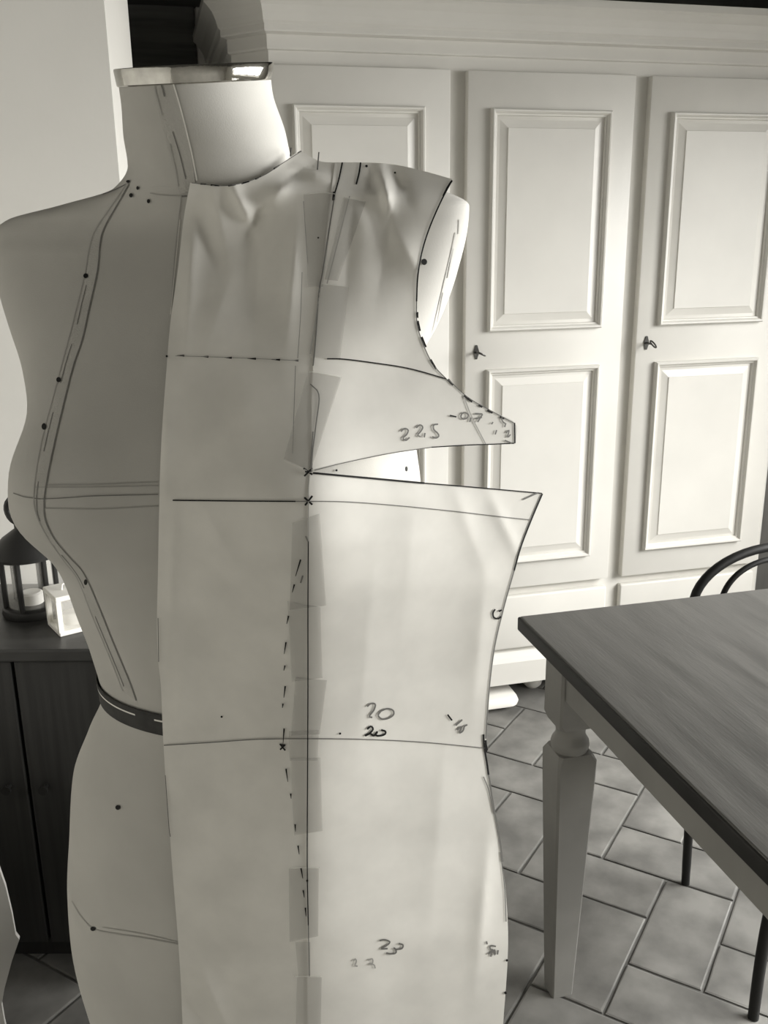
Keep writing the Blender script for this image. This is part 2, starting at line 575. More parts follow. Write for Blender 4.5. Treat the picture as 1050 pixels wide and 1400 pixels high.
for lx in (TX0 + 0.076, TX1 - 0.076):
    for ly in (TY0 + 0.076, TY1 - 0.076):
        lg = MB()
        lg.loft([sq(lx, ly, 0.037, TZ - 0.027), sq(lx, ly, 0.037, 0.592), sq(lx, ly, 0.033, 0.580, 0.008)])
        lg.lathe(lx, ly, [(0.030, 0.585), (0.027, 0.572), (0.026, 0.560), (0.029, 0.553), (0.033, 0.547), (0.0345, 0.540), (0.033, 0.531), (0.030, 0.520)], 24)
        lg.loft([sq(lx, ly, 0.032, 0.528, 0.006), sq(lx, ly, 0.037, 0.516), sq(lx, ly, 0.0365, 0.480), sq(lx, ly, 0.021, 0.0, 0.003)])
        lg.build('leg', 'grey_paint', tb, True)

# ------------------------------------------------------------------ bentwood chair behind the table
chx, chy = 1.253, 1.40
ch = thing('bentwood_chair', 'black bentwood chair with double hoop back tucked under the table', 'chair', (chx, chy, 0))
hp = []
for s in (-1,):
    hp += [(chx - 0.179, 1.567, 0.0), (chx - 0.181, 1.574, 0.22), (chx - 0.184, 1.583, 0.44), (chx - 0.187, 1.602, 0.56), (chx - 0.187, 1.612, 0.62)]
hoop = []
for k in range(25):
    a = math.pi - math.pi * k / 24
    hoop.append((chx + 0.187 * math.cos(a), 1.617 + 0.006 * math.sin(a), 0.655 + 0.112 * math.sin(a)))
back = [p for p in spline(hp + hoop[:1], 8)][:-1] + [np.array(p) for p in hoop]
mir = [np.array((2 * chx - p[0], p[1], p[2])) for p in spline(hp + hoop[:1], 8)][:-1]
back = back + mir[::-1]
MB().tube(back, [0.0098 if 0.03 < p[2] else 0.0092 for p in back], 12).build('back_hoop', 'black_wood', ch, True)
inner = []
for k in range(33):
    t = k / 32
    a = math.pi - math.pi * t
    inner.append((chx + 0.125 * math.copysign(abs(math.cos(a)) ** 0.9, math.cos(a)), 1.610, 0.655 + 0.090 * math.sin(a)))
inner = [(chx - 0.112, 1.575, 0.455), (chx - 0.12, 1.593, 0.54), (chx - 0.125, 1.605, 0.61)] + inner + [(chx + 0.125, 1.605, 0.61), (chx + 0.12, 1.593, 0.54), (chx + 0.112, 1.575, 0.455)]
MB().tube(inner, 0.0062, 10).build('inner_hoop', 'black_wood', ch, True)
MB().lathe(chx, chy, [(0.155, 0.437), (0.195, 0.438), (0.203, 0.445), (0.203, 0.458), (0.196, 0.464), (0.18, 0.462), (0.05, 0.458)], 40).build('seat', 'black_wood', ch, True)
for s in (-1, 1):
    tp = (chx + s * 0.135, chy - 0.125, 0.44)
    bt = (chx + s * 0.263, 1.197, 0.0)
    pts = [np.array(tp) * (1 - t) + np.array(bt) * t + np.array((s * 0.02 * math.sin(math.pi * t), 0, 0)) for t in np.linspace(0, 1, 12)]
    MB().tube(pts, list(np.linspace(0.0135, 0.0100, 12)), 12).build('leg', 'black_wood', ch, True)
MB().tube([(chx + 0.155 * math.cos(2 * math.pi * k / 32), chy + 0.155 * math.sin(2 * math.pi * k / 32), 0.27) for k in range(33)], 0.007, 8).build('leg_ring', 'black_wood', ch, True)
for s, py in ((-1, 1.30), (1, 1.30), (-1, 1.53), (1, 1.53)):
    ex = (chx + s * 0.155 * math.cos(math.asin(min(1, abs(py - chy) / 0.155))), py, 0.27)
    lx = chx + s * (0.182 if py > chy else 0.205)
    ly = 1.576 if py > chy else 1.235
    MB().tube([ex, (lx, ly, 0.27)], 0.005, 6).build('ring_bracket', 'black_wood', ch)

# ------------------------------------------------------------------ dark cabinet on the left and what stands on it
CRZ = math.radians(-15)
cab = thing('low_cabinet', 'low black wooden cabinet with two doors against the left wall', 'cabinet', (-0.250, 1.825, 0), CRZ)
CW, CD, CZ = 0.26, 0.165, 0.705
MB().box(-CW + 0.01, CW - 0.01, -CD + 0.02, CD, 0.05, CZ - 0.025).build('body', 'cabinet', cab, local=True)
MB().bevbox(-CW - 0.012, CW + 0.012, -CD - 0.012, CD, CZ - 0.025, CZ, 0.004).build('top', 'cabinet_top', cab, local=True)
MB().box(-CW + 0.02, CW - 0.02, -CD + 0.04, CD - 0.01, 0.0, 0.055).build('plinth', 'cabinet', cab, local=True)
for a, b in ((-CW + 0.012, -0.003), (0.003, CW - 0.012)):
    dd = MB().bevbox(a, b, -CD + 0.002, -CD + 0.021, 0.06, CZ - 0.03, 0.003).build('door', 'cabinet', cab, local=True)
    kx = -0.035 if b < 0.01 else 0.035
    MB().lathe(kx, 0, [(0.004, 0), (0.004, 0.012), (0.009, 0.016), (0.009, 0.022)], 12).build('knob', 'black_metal', dd, local=True)
    ko = dd.children[0]
    ko.location = (0, -CD + 0.003, 0.42)
    ko.rotation_euler = (math.radians(90), 0, 0)

LX, LY = -0.268, 1.835
ln = thing('black_lantern', 'black metal candle lantern with domed top on the black cabinet', 'lantern', (LX, LY, CZ))
rb = 0.052
MB().lathe(LX, LY, [(rb + 0.004, CZ), (rb + 0.006, CZ + 0.006), (rb + 0.004, CZ + 0.016), (rb - 0.004, CZ + 0.020), (0.01, CZ + 0.020)], 32).build('base', 'black_metal', ln, True)
zt = CZ + 0.118
for k in range(6):
    a = math.radians(60 * k + 14)
    px_, py_ = LX + (rb - 0.004) * math.cos(a), LY + (rb - 0.004) * math.sin(a)
    MB().tube([(px_, py_, CZ + 0.016), (px_, py_, zt + 0.004)], 0.0055, 8).build('post', 'black_metal', ln, True)
MB().lathe(LX, LY, [(rb - 0.008, CZ + 0.019), (rb - 0.008, zt)], 32, cap=False).build('glass', 'glass', ln, True)
MB().lathe(LX, LY, [(rb + 0.002, zt), (rb + 0.014, zt + 0.002), (rb + 0.015, zt + 0.008), (rb + 0.006, zt + 0.020), (rb - 0.010, zt + 0.038), (0.022, zt + 0.052), (0.016, zt + 0.056), (0.016, zt + 0.066), (0.002, zt + 0.070)], 32).build('dome', 'black_metal', ln, True)
ringp = [(LX - 0.006 + 0.024 * math.cos(2 * math.pi * k / 20) * 0.8, LY - 0.024 * math.cos(2 * math.pi * k / 20) * 0.5, zt + 0.092 + 0.024 * math.sin(2 * math.pi * k / 20)) for k in range(21)]
MB().tube(ringp, 0.0075, 8).build('handle_ring', 'black_metal', ln, True)
MB().lathe(LX, LY, [(0.022, CZ + 0.020), (0.022, CZ + 0.040), (0.018, CZ + 0.043), (0.004, CZ + 0.042)], 24).build('candle', 'candle', ln, True)

wl = thing('white_lantern', 'small white square lantern with glass sides on the black cabinet', 'lantern', (-0.186, 1.735, CZ), math.radians(22))
hw, hh = 0.037, 0.078
MB().bevbox(-hw, hw, -hw, hw, 0.0, 0.009, 0.0015, 1).build('base', 'lantern_white', wl, local=True)
for sx in (-1, 1):
    for sy in (-1, 1):
        x0, y0 = (hw - 0.0045) * sx, (hw - 0.0045) * sy
        MB().box(x0 - 0.0045, x0 + 0.0045, y0 - 0.0045, y0 + 0.0045, 0.008, hh - 0.008).build('post', 'lantern_white', wl, local=True)
MB().bevbox(-hw - 0.001, hw + 0.001, -hw - 0.001, hw + 0.001, hh - 0.010, hh, 0.0015, 1).build('lid', 'lantern_white', wl, local=True)
for k in range(4):
    a = k * math.pi / 2
    g = MB().box(-hw + 0.008, hw - 0.008, -hw + 0.004, -hw + 0.0052, 0.008, hh - 0.009).build('glass', 'glass', wl, local=True)
    g.rotation_euler = (0, 0, a)
MB().lathe(0, 0, [(0.017, 0.009), (0.017, 0.030), (0.014, 0.032), (0.003, 0.031)], 20).build('candle', 'candle', wl, True, True)
MB().tube([(-0.014 + 0.0, 0, hh), (-0.012, 0, hh + 0.010), (0, 0, hh + 0.014), (0.012, 0, hh + 0.010), (0.014, 0, hh)], 0.0018, 6).build('handle', 'lantern_white', wl, True, True)

# pale bench whose shaped end board reaches into the picture at the lower left
bn = thing('wooden_bench', 'white painted bench, its shaped end board at the lower left picture edge', 'bench', (-0.60, 1.10, 0))
half = [(-0.350, 0.42), (-0.335, 0.375), (-0.326, 0.315), (-0.322, 0.255), (-0.321, 0.212), (-0.316, 0.200), (-0.333, 0.159), (-0.354, 0.098), (-0.362, 0.067), (-0.362, 0.030), (-0.360, 0.0)]
cxb = -0.60
outl = half + [(cxb + 0.10, 0.0), (cxb + 0.06, 0.05), (cxb - 0.06, 0.05), (cxb - 0.10, 0.0)] + [(2 * cxb - x, z) for x, z in half[::-1]]
for y0 in (1.525, 0.70):
    MB().prism(outl, 'y', y0 - 0.009, y0).build('end_board', 'bench_white', bn)
MB().bevbox(-0.85, -0.350, 0.62, 1.515, 0.42, 0.448, 0.004).build('seat_board', 'bench_white', bn)
MB().box(-0.612, -0.588, 0.70, 1.497, 0.20, 0.30).build('stretcher', 'bench_white', bn)

# ------------------------------------------------------------------ dress form
AX = np.array([0.052936, 0.728145])
FWD = np.array([-0.42869176, -0.90345082])
SDE = np.array([0.90345082, -0.42869176])
#        z      half-width front  back   lean   squareness
KN = np.array([
    [0.600, .1400, .095, .100, .0000, 2.00], [0.700, .1697, .105, .110, .0000, 2.10], [0.780, .1764, .110, .120, .0000, 2.20],
    [0.840, .1728, .112, .125, .0000, 2.20], [0.900, .1636, .110, .125, .0000, 2.20], [0.960, .1536, .105, .112, .0000, 2.20],
    [1.000, .1360, .098, .095, .0000, 2.20], [1.040, .1187, .090, .085, .0000, 2.20], [1.080, .1250, .092, .085, .0000, 2.20],
    [1.120, .1356, .095, .095, .0000, 2.20], [1.160, .1435, .095, .100, .0000, 2.20], [1.200, .1529, .093, .105, .0000, 2.30],
    [1.240, .1492, .093, .108, .0000, 2.30], [1.280, .1350, .090, .110, .0000, 2.40], [1.310, .1470, .085, .108, .0000, 2.40],
    [1.340, .1650, .078, .105, -.0020, 2.40], [1.370, .1788, .068, .098, -.0060, 2.40], [1.395, .1857, .058, .088, -.0100, 2.40],
    [1.410, .1868, .053, .080, -.0120, 2.20], [1.420, .1727, .050, .074, -.0100, 2.10], [1.430, .1217, .049, .068, -.0052, 2.05],
    [1.440, .0745, .050, .062, -.0003, 2.00], [1.455, .0594, .052, .056, .0017, 2.00], [1.475, .0573, .054, .054, .0077, 2.00],
    [1.500, .0517, .054, .054, .0177, 2.00], [1.530, .0510, .054, .054, .0223, 2.00]])
ZTOP = 1.514


def kn(z):
    x, y = KN[:, 0], KN[:, 1:]
    h = np.diff(x)[:, None]
    dl = np.diff(y, axis=0) / h
    m = np.zeros_like(y)
    s = dl[:-1] + dl[1:]
    m[1:-1] = np.where(dl[:-1] * dl[1:] > 0, 2 * dl[:-1] * dl[1:] / np.where(np.abs(s) < 1e-12, 1, s), 0)
    m[0], m[-1] = dl[0], dl[-1]
    i = np.clip(np.searchsorted(x, z) - 1, 0, len(x) - 2)
    t = ((z - x[i]) / (x[i + 1] - x[i]))[:, None]
    hh = h[i]
    return (2 * t ** 3 - 3 * t ** 2 + 1) * y[i] + (t ** 3 - 2 * t ** 2 + t) * hh * m[i] + (-2 * t ** 3 + 3 * t ** 2) * y[i + 1] + (t ** 3 - t ** 2) * hh * m[i + 1]


def form_points(z, ph, grow=0.0):
    z = np.atleast_1d(np.asarray(z, float))
    a, ff, b, v0, n = kn(z).T
    a, ff, b = a + grow, ff + grow, b + grow
    c, s = np.cos(ph), np.sin(ph)
    e = (2 / n)[:, None]
    u = a[:, None] * np.sign(c) * np.abs(c) ** e
    v = np.where(s >= 0, ff[:, None], b[:, None]) * np.sign(s) * np.abs(s) ** e
    zz = z[:, None] - 1.222
    sz = np.where(zz > 0, 0.060, 0.034)
    g = 0.052 * np.exp(-(zz / sz) ** 2 / 2) * (np.exp(-((u - .092) / .055) ** 2 / 2) + np.exp(-((u + .092) / .055) ** 2 / 2))
    w_ = np.clip(s * 1.6 + .25, 0, 1)
    w_ = w_ * w_ * (3 - 2 * w_)
    v = v + g * w_
    u = u + np.sign(u) * g * w_ * .12
    t = np.clip((z - 1.45) / 0.05, 0, 1)[:, None]
    t = t * t * (3 - 2 * t)
    Z = z[:, None] - 0.16 * t * v
    t2 = np.clip((z - 1.33) / 0.07, 0, 1)[:, None]
    Z = Z + 0.075 * np.maximum(u, 0) * t2 * t2 * (3 - 2 * t2) * np.clip((1.47 - z) / 0.03, 0, 1)[:, None]
    v = v + v0[:, None]
    P = np.empty(u.shape + (3,))
    P[..., :2] = AX + u[..., None] * SDE + v[..., None] * FWD
    P[..., 2] = Z
    return P


form = thing('dress_form', 'cream fabric dress form torso with a chrome neck ring and dark waist tape', 'dress form', (AX[0], AX[1], 0))
zl = np.concatenate([np.linspace(0.66, 1.36, 120), np.linspace(1.364, 1.455, 60), np.linspace(1.46, ZTOP, 16)])
NPH = 160
phs = np.linspace(0, 2 * np.pi, NPH, endpoint=False)
FP = form_points(zl, phs)
fb = MB()
fb.loft([[tuple(p) for p in row] for row in FP])
body = fb.build('body', 'fabric', form)
body.data.polygons.foreach_set('use_smooth', [len(p.vertices) == 4 for p in body.data.polygons])
BVH = BVHTree.FromPolygons([Vector(v) for v in fb.v], [f for f in fb.f if len(f) == 4] + [(f[0], f[i], f[i + 1]) for f in fb.f if len(f) > 4 for i in range(1, len(f) - 1)])
# chrome neck ring and top cap
rg = []
for g_, dz in ((-0.002, -0.0050), (0.0004, -0.0050), (0.0012, -0.0042), (0.0018, 0.0000), (0.0026, 0.0052), (0.0022, 0.0062), (-0.003, 0.0062)):
    row = form_points([ZTOP - 0.002], phs, g_)[0]
    row[:, 2] += dz
    rg.append([tuple(p) for p in row])
MB().loft(rg, cap=False).build('neck_ring', 'chrome', form, True)
row = form_points([ZTOP - 0.002], phs, -0.002)[0]
cap0 = [tuple(p + np.array((0, 0, -0.002))) for p in row]
cap1 = [tuple(p + np.array((0, 0, 0.0045))) for p in row]
MB().loft([cap0, cap1]).build('neck_cap', 'fabric', form)
# stand below the hips
MB().lathe(AX[0], AX[1], [(0.017, 0.10), (0.017, 0.662)], 20).build('stand_pole', 'steel', form, True)
MB().lathe(AX[0], AX[1], [(0.034, 0.09), (0.036, 0.10), (0.036, 0.15), (0.028, 0.162), (0.018, 0.165)], 24).build('stand_collar', 'black_metal', form, True)
for k in range(3):
    a = math.radians(90 + 120 * k)
    cx_, sx_ = math.cos(a), math.sin(a)
    MB().tube([(AX[0] + r_ * cx_, AX[1] + r_ * sx_, z_) for r_, z_ in ((0.02, 0.125), (0.10, 0.105), (0.20, 0.05), (0.235, 0.013))], 0.012, 10).build('stand_leg', 'black_metal', form, True)


def form_hit(x, y):
    r = Vector(ray(x, y))
    h = BVH.ray_cast(Vector(CAM), r.normalized())
    if h[0] is None:
        return None
    return float(np.dot(np.array(h[0]) - CAM, _fw))


def form_map(x, y, eps=0.0004):
    d = form_hit(x, y)
    return None if d is None else at(x, y, d - eps)


# ------------------------------------------------------------------ paper surface (distance along the view axis, then held off the form)
TY = np.array([180, 210, 260, 300, 400, 500, 600, 680, 740, 800, 900, 1010, 1150, 1280, 1400, 1520], float)
TL = np.array([.628, .624, .628, .640, .634, .623, .618, .618, .626, .640, .668, .690, .712, .730, .755, .785])
TM = np.array([.664, .654, .636, .630, .621, .609, .597, .588, .596, .610, .640, .668, .695, .715, .743, .774])
TR = np.array([.665, .652, .640, .634, .642, .656, .660, .669, .676, .684, .708, .735, .754, .768, .786, .812])
CFY = np.array([250, 300, 370, 440, 500, 580, 640, 700, 780, 850, 900, 940, 1000, 1060, 1140, 1200, 1280, 1340, 1400, 1520], float)
CFX = np.array([260, 251, 243, 233, 228, 222, 219, 217.5, 216, 214.5, 216, 220, 222.5, 226, 232, 236.5, 243, 247, 249.5, 255], float)
CREASES = [  # x, y, angle deg, length, width, depth(mm) : crumpled paper near the neck and shoulder
    (332, 282, 62, 34, 9, 2.6), (352, 300, 120, 30, 10, -2.2), (300, 300, 80, 40, 16, 1.6), (385, 258, 140, 42, 12, 2.4), (408, 238, 150, 26, 9, -3.0),
    (430, 240, 20, 28, 9, 2.4), (285, 330, 70, 40, 18, -1.6), (262, 350, 100, 46, 16, 1.2), (345, 330, 100, 50, 20, -1.6), (528, 262, 75, 26, 10, 3.0),
    (510, 275, 85, 36, 14, -2.6), (545, 250, 60, 26, 10, -2.0), (400, 380, 95, 70, 12, 1.2), (300, 420, 110, 60, 30, 1.2), (350, 400, 95, 60, 26, -1.2),
    (260, 400, 95, 70, 14, 1.2), (335, 560, 80, 60, 30, 0.8), (300, 735, 60, 50, 16, 0.9), (310, 790, 40, 50, 14, -0.8), (270, 820, 160, 50, 14, 0.8),
    (250, 930, 95, 80, 14, 1.0), (560, 760, 95, 90, 34, 0.8), (640, 720, 70, 60, 14, 0.8), (655, 880, 95, 90, 22, 1.2), (600, 1120, 95, 110, 40, 1.0),
    (690, 720, 65, 50, 10, 1.2), (500, 900, 95, 150, 40, 0.9), (560, 350, 60, 70, 22, 1.5), (530, 320, 100, 60, 22, -1.8), (478, 330, 95, 70, 16, -1.0),
    (290, 1360, 65, 40, 14, 1.2), (265, 1380, 55, 40, 10, -1.5), (660, 1240, 95, 90, 16, 1.4), (228, 620, 92, 70, 9, 1.2), (235, 770, 92, 90, 9, 1.0)]


def paper_depth(x, y):
    xc = np.interp(y, CFY, CFX)
    L, Mi, Rr = (np.interp(y, TY, t) for t in (TL, TM, TR))
    s = 425.0
    kl = (L - Mi) / (s - xc)
    kr = (Rr - Mi) / (700.0 - s)
    t = x - s
    w_ = 26.0
    sm = 0.5 * (t + math.sqrt(t * t + w_ * w_)) - w_ * 0.5      # softened max(t, 0)
    sn = 0.5 * (-t + math.sqrt(t * t + w_ * w_)) - w_ * 0.5
    d = Mi + kr * sm + kl * sn
    return d


def crease(x, y):
    d = 0.0
    for cx_, cy_, an, ln_, wd_, mm in CREASES:
        dx, dy = x - cx_, y - cy_
        if abs(dx) + abs(dy) > 260:
            continue
        ca, sa = math.cos(math.radians(an)), math.sin(math.radians(an))
        p_ = dx * ca + dy * sa
        q_ = -dx * sa + dy * ca
        d -= mm * CREASE_GAIN * 0.001 * math.exp(-(p_ / ln_) ** 2) * (0.65 * math.exp(-abs(q_) / (wd_ * 0.75)) + 0.35 * math.exp(-(q_ / wd_) ** 2)) * (1.0 if cy_ < 460 else 0.6)
    return d


CREASE_GAIN = 2.7


def paper_raw(x, y):
    d = paper_depth(x, y)
    f = form_hit(x, y)
    if f is not None:                       # never inside the form
        k = 0.004
        e = (d - (f - 0.0035)) / k
        if e > 6:
            d = f - 0.0035
        elif e > -6:
            d = d - k * math.log(1 + math.exp(e))
    return d


GX0, GY0, GS = 190, 180, 4
GNX, GNY = 145, 338
GD = np.array([[paper_raw(GX0 + GS * i, GY0 + GS * j) for i in range(GNX)] for j in range(GNY)])
for _ in range(20):                          # relax sharp steps where the sheet leaves the form, then keep it off the form
    S_ = GD.copy()
    S_[1:-1, 1:-1] = (GD[1:-1, 1:-1] * 2 + GD[:-2, 1:-1] + GD[2:, 1:-1] + GD[1:-1, :-2] + GD[1:-1, 2:]) / 6
    GD = np.minimum(GD + 0.0, S_) * 0.7 + S_ * 0.3

for j in range(GNY):
    for i in range(GNX):
        d_ = GD[j, i] + crease(GX0 + GS * i, GY0 + GS * j)
        f_ = form_hit(GX0 + GS * i, GY0 + GS * j)
        GD[j, i] = d_ if f_ is None else min(d_, f_ - 0.002)


def paper_map(x, y, eps=0.0):
    gx = min(max((x - GX0) / GS, 0), GNX - 1.001)
    gy = min(max((y - GY0) / GS, 0), GNY - 1.001)
    i, j = int(gx), int(gy)
    a, b = gx - i, gy - j
    d = GD[j, i] * (1 - a) * (1 - b) + GD[j, i + 1] * a * (1 - b) + GD[j + 1, i] * (1 - a) * b + GD[j + 1, i + 1] * a * b
    return at(x, y, d - eps)


def coons(left, right, top, bottom, nu, nv):
    def rs(poly, n):
        p = spline(poly, 14)
        L = np.concatenate([[0], np.cumsum(np.linalg.norm(np.diff(p, axis=0), axis=1))])
        t = np.linspace(0, L[-1], n)
        return np.stack([np.interp(t, L, p[:, 0]), np.interp(t, L, p[:, 1])], -1)
    l, r, t, b = rs(left, nv), rs(right, nv), rs(top, nu), rs(bottom, nu)
    G = np.empty((nv, nu, 2))
    for j in range(nv):
        v = j / (nv - 1)
        for i in range(nu):
            u = i / (nu - 1)
            G[j, i] = (1 - u) * l[j] + u * r[j] + (1 - v) * t[i] + v * b[i] - ((1 - u) * (1 - v) * l[0] + u * (1 - v) * r[0] + (1 - u) * v * l[-1] + u * v * r[-1])
    return G


def sheet(name, G, material, parent, eps, mapf=None, thick=0.00015):
    mapf = mapf or paper_map
    nv, nu = G.shape[:2]
    v = [mapf(G[j, i, 0], G[j, i, 1], eps) for j in range(nv) for i in range(nu)]
    f = [(j * nu + i, (j + 1) * nu + i, (j + 1) * nu + i + 1, j * nu + i + 1) for j in range(nv - 1) for i in range(nu - 1)]
    o = mesh(name, v, f, material, parent, True)
    if thick:
        md = o.modifiers.new('thickness', 'SOLIDIFY')
        md.thickness = thick
        md.offset = -1
        md.use_rim = False
    return o


pat = thing('paper_pattern', 'cream paper bodice pattern with pen marks pinned over the dress form front', 'sewing pattern', (AX[0], AX[1] - 0.12, 0.75))
seam = [(466, 226), (458, 268), (448, 330), (441, 392), (436, 440), (431, 500), (429, 580), (427, 645)]
cf = [(x, y) for x, y in zip(CFX, CFY)]
G = coons(cf, seam + [(424, 690), (422.5, 800), (421.5, 950), (421, 1130), (422.5, 1280), (423, 1400), (424, 1520)],
          [(260, 250), (275, 252), (300, 254), (330, 250), (360, 240), (385, 224), (402, 211), (412, 207), (424, 214), (440, 221), (466, 222)], [(255, 1520), (340, 1522), (424, 1520)], 56, 240)
sheet('front_panel', G, 'paper', pat, 0.0)
Gu = coons([(458, 222), (452, 268), (445, 330), (438, 392), (433, 440), (428, 500), (426, 580), (426, 644)],
           [(618, 245), (602.5, 274), (586.5, 312), (576, 346), (570.5, 380), (569, 410), (569.5, 440), (576, 466), (591, 498), (611, 520), (639, 543.5), (671, 562), (703.5, 578.5), (704.5, 607)],
           [(458, 222), (490, 222), (520, 223), (545, 226), (580, 234), (619, 245)],
           [(426, 644), (470, 634), (530, 621), (580, 613), (640, 609), (705, 607)], 60, 90)
sheet('side_panel', Gu, 'paper', pat, 0.0009)
Gl = coons([(424, 646), (421, 690), (420, 800), (419, 950), (418.5, 1130), (420, 1280), (420.5, 1400), (421, 1520)],
           [(743, 674), (728, 708), (713, 748), (700, 792), (688, 835), (678, 880), (671, 930), (667, 980), (664.5, 1022), (667, 1060), (674.5, 1110), (684, 1165), (691, 1215), (694.5, 1270), (694, 1312), (691, 1360), (688, 1400), (682, 1520)],
           [(424, 646), (480, 651), (560, 658), (640, 665), (743, 674)], [(421, 1520), (550, 1524), (682, 1520)], 64, 180)
sheet('side_panel', Gl, 'paper', pat, 0.0009)

INK_EPS = 0.0016


def stroke(mb, pts, w_, mapf, eps, smooth=True, taper=None, step=6.0):
    p = spline(pts, 10) if (smooth and len(pts) > 2) else np.array(pts, float)
    L = np.concatenate([[0], np.cumsum(np.linalg.norm(np.diff(p, axis=0), axis=1))])
    n = max(2, int(L[-1] / step) + 1)
    t = np.linspace(0, L[-1], n)
    q = np.stack([np.interp(t, L, p[:, 0]), np.interp(t, L, p[:, 1])], -1)
    vs_ = []
    for i in range(n):
        d = q[min(i + 1, n - 1)] - q[max(i - 1, 0)]
        d = d / (np.linalg.norm(d) + 1e-9)
        nr = np.array([-d[1], d[0]])
        ww = w_ if taper is None else w_ + (taper - w_) * i / (n - 1)
        a, b = mapf(*(q[i] + nr * ww / 2), eps), mapf(*(q[i] - nr * ww / 2), eps)
        if a is None or b is None:
            if len(vs_) >= 4:
                break
            vs_ = []
            continue
        vs_ += [a, b]
    m = len(vs_) // 2
    if m >= 2:
        mb.add(vs_, [(2 * i, 2 * i + 1, 2 * i + 3, 2 * i + 2) for i in range(m - 1)])


def dot(mb, x, y, rx, ry, mapf, eps, n=12):
    vs_ = [mapf(x + rx * math.cos(2 * math.pi * k / n), y + ry * math.sin(2 * math.pi * k / n), eps) for k in range(n)]
    if all(v is not None for v in vs_):
        mb.add(vs_, [tuple(range(n))])


def pmark(name, strokes, material, w_=2.0, eps=INK_EPS, taper=None, smooth=True, step=6.0):
    mb = MB()
    for s in strokes:
        stroke(mb, s, w_, paper_map, eps, smooth, taper, step)
        if name not in ('pen_cross',):
            mesh(name, mb.v, mb.f, material, pat)
            mb = MB()
    if mb.f:
        mesh(name, mb.v, mb.f, material, pat)


def quad(name, a, b, c, d, eps, material='tape', nu=8, nv=24):
    """tape strip between four corners (top-left, top-right, bottom-right, bottom-left)"""
    a, b, c, d = (np.array(p, float) for p in (a, b, c, d))
    G_ = np.array([[(a * (1 - u) + b * u) * (1 - v) + (d * (1 - u) + c * u) * v for u in np.linspace(0, 1, nu)] for v in np.linspace(0, 1, nv)])
    return sheet(name, G_, material, pat, eps, thick=0)


# translucent tape strips along the joint
TE = 0.0012
for n, q in enumerate([
        ((415, 266), (458, 262), (441, 392), (421, 392)), ((470, 270), (500, 276), (462, 384), (444, 382)), ((440, 388), (477, 392), (465, 492), (424, 488)),
        ((421, 508), (467, 516), (424, 646), (388, 628)), ((400, 715), (437, 702), (446, 828), (396, 834)), ((393, 822), (438, 830), (441, 927), (399, 932)),
        ((404, 926), (447, 930), (437, 1004), (398, 1006)), ((395, 1000), (436, 998), (434, 1040), (396, 1040)), ((397, 1036), (438, 1036), (441, 1136), (402, 1142)),
        ((395, 1187), (436, 1187), (435, 1280), (396, 1288)), ((404, 1288), (424, 1288), (424, 1336), (408, 1336)), ((406, 1336), (440, 1336), (438, 1420), (404, 1420))]):
    o = quad('tape_strip', *q, TE + 0.0001 * (n % 3))
# pale strokes painting the light caught along the tape edges
pmark('tape_edge_glint', [[(415, 266), (437, 263), (458, 265)], [(470, 270), (500, 276)], [(440, 388), (477, 392)], [(421, 508), (444, 511), (467, 516)], [(388, 628), (405, 636), (424, 646)], [(402, 1335), (438, 1335)], [(396, 1187), (437, 1186)]], 'tape_edge_glint', 1.2)
# joint line of the two sheets
pmark('joint_line', [[(458, 264), (449, 320), (441, 372), (436, 400), (431, 470), (428, 500)]], 'pencil', 1.6)
pmark('joint_line', [[(478, 268), (462, 330), (447, 388)], [(438, 392), (431, 440), (424, 484)]], 'pencil_faint', 1.4)
pmark('joint_line', [[(424, 525), (436, 540), (432, 580), (427, 620), (426, 645)], [(428, 590), (424, 640)]], 'pencil', 1.6)
pmark('joint_line', [[(421.5, 650), (421.5, 740)]], 'pencil_faint', 1.2)
pmark('joint_line', [[(421.5, 740), (421, 830), (421, 930), (420.5, 1040), (420, 1180), (421.5, 1265)]], 'ink', 1.5)
pmark('joint_line', [[(421.5, 1265), (423, 1335)]], 'pencil', 1.2)
pmark('fold_line', [[(415, 275), (418, 320), (421, 360)], [(413, 372), (411, 430), (407, 490)], [(404, 500), (402, 560), (400, 620)]], 'pencil_faint', 1.1)
# crosses at the bust point and waist
pmark('pen_cross', [[(415, 640), (427, 649)], [(427, 640), (416, 651)], [(417, 645), (427, 644)]], 'ink', 2.4, smooth=False)
pmark('pen_cross', [[(416, 680), (427, 690)], [(427, 678), (417, 691)]], 'ink', 2.6, smooth=False)
pmark('pen_cross', [[(382.5, 1017), (390, 1026)], [(390, 1018), (383, 1025)], [(383, 1018), (389, 1019)]], 'ink', 2.2, smooth=False)
# ruled and drawn lines
pmark('bust_line', [[(236, 684), (330, 685), (404, 685.5)]], 'ink', 1.9)
pmark('bust_line', [[(404, 685.5), (470, 686), (540, 691), (620, 699), (680, 706), (726, 711)]], 'pencil', 1.2)
pmark('waist_line', [[(224, 1019), (290, 1015), (350, 1011), (420, 1010), (500, 1011), (580, 1015), (664, 1023)]], 'pencil', 1.3)
pmark('chest_line', [[(447, 490.5), (470, 491), (510, 496), (560, 504), (610, 518)]], 'ink', 1.7)
for x0, x1 in ((242, 252), (275, 285), (307, 317), (338, 350), (371, 383), (401, 408)):
    mbd = MB()
    stroke(mbd, [(x0, 486 + (x0 - 242) * .042), (x1, 486 + (x1 - 242) * .042)], 0.6, paper_map, INK_EPS, False, 3.0)
    mesh('pen_dash', mbd.v, mbd.f, 'ink', pat)
pmark('chest_line', [[(240, 486.5), (320, 489), (408, 493)]], 'pencil_faint', 0.9)
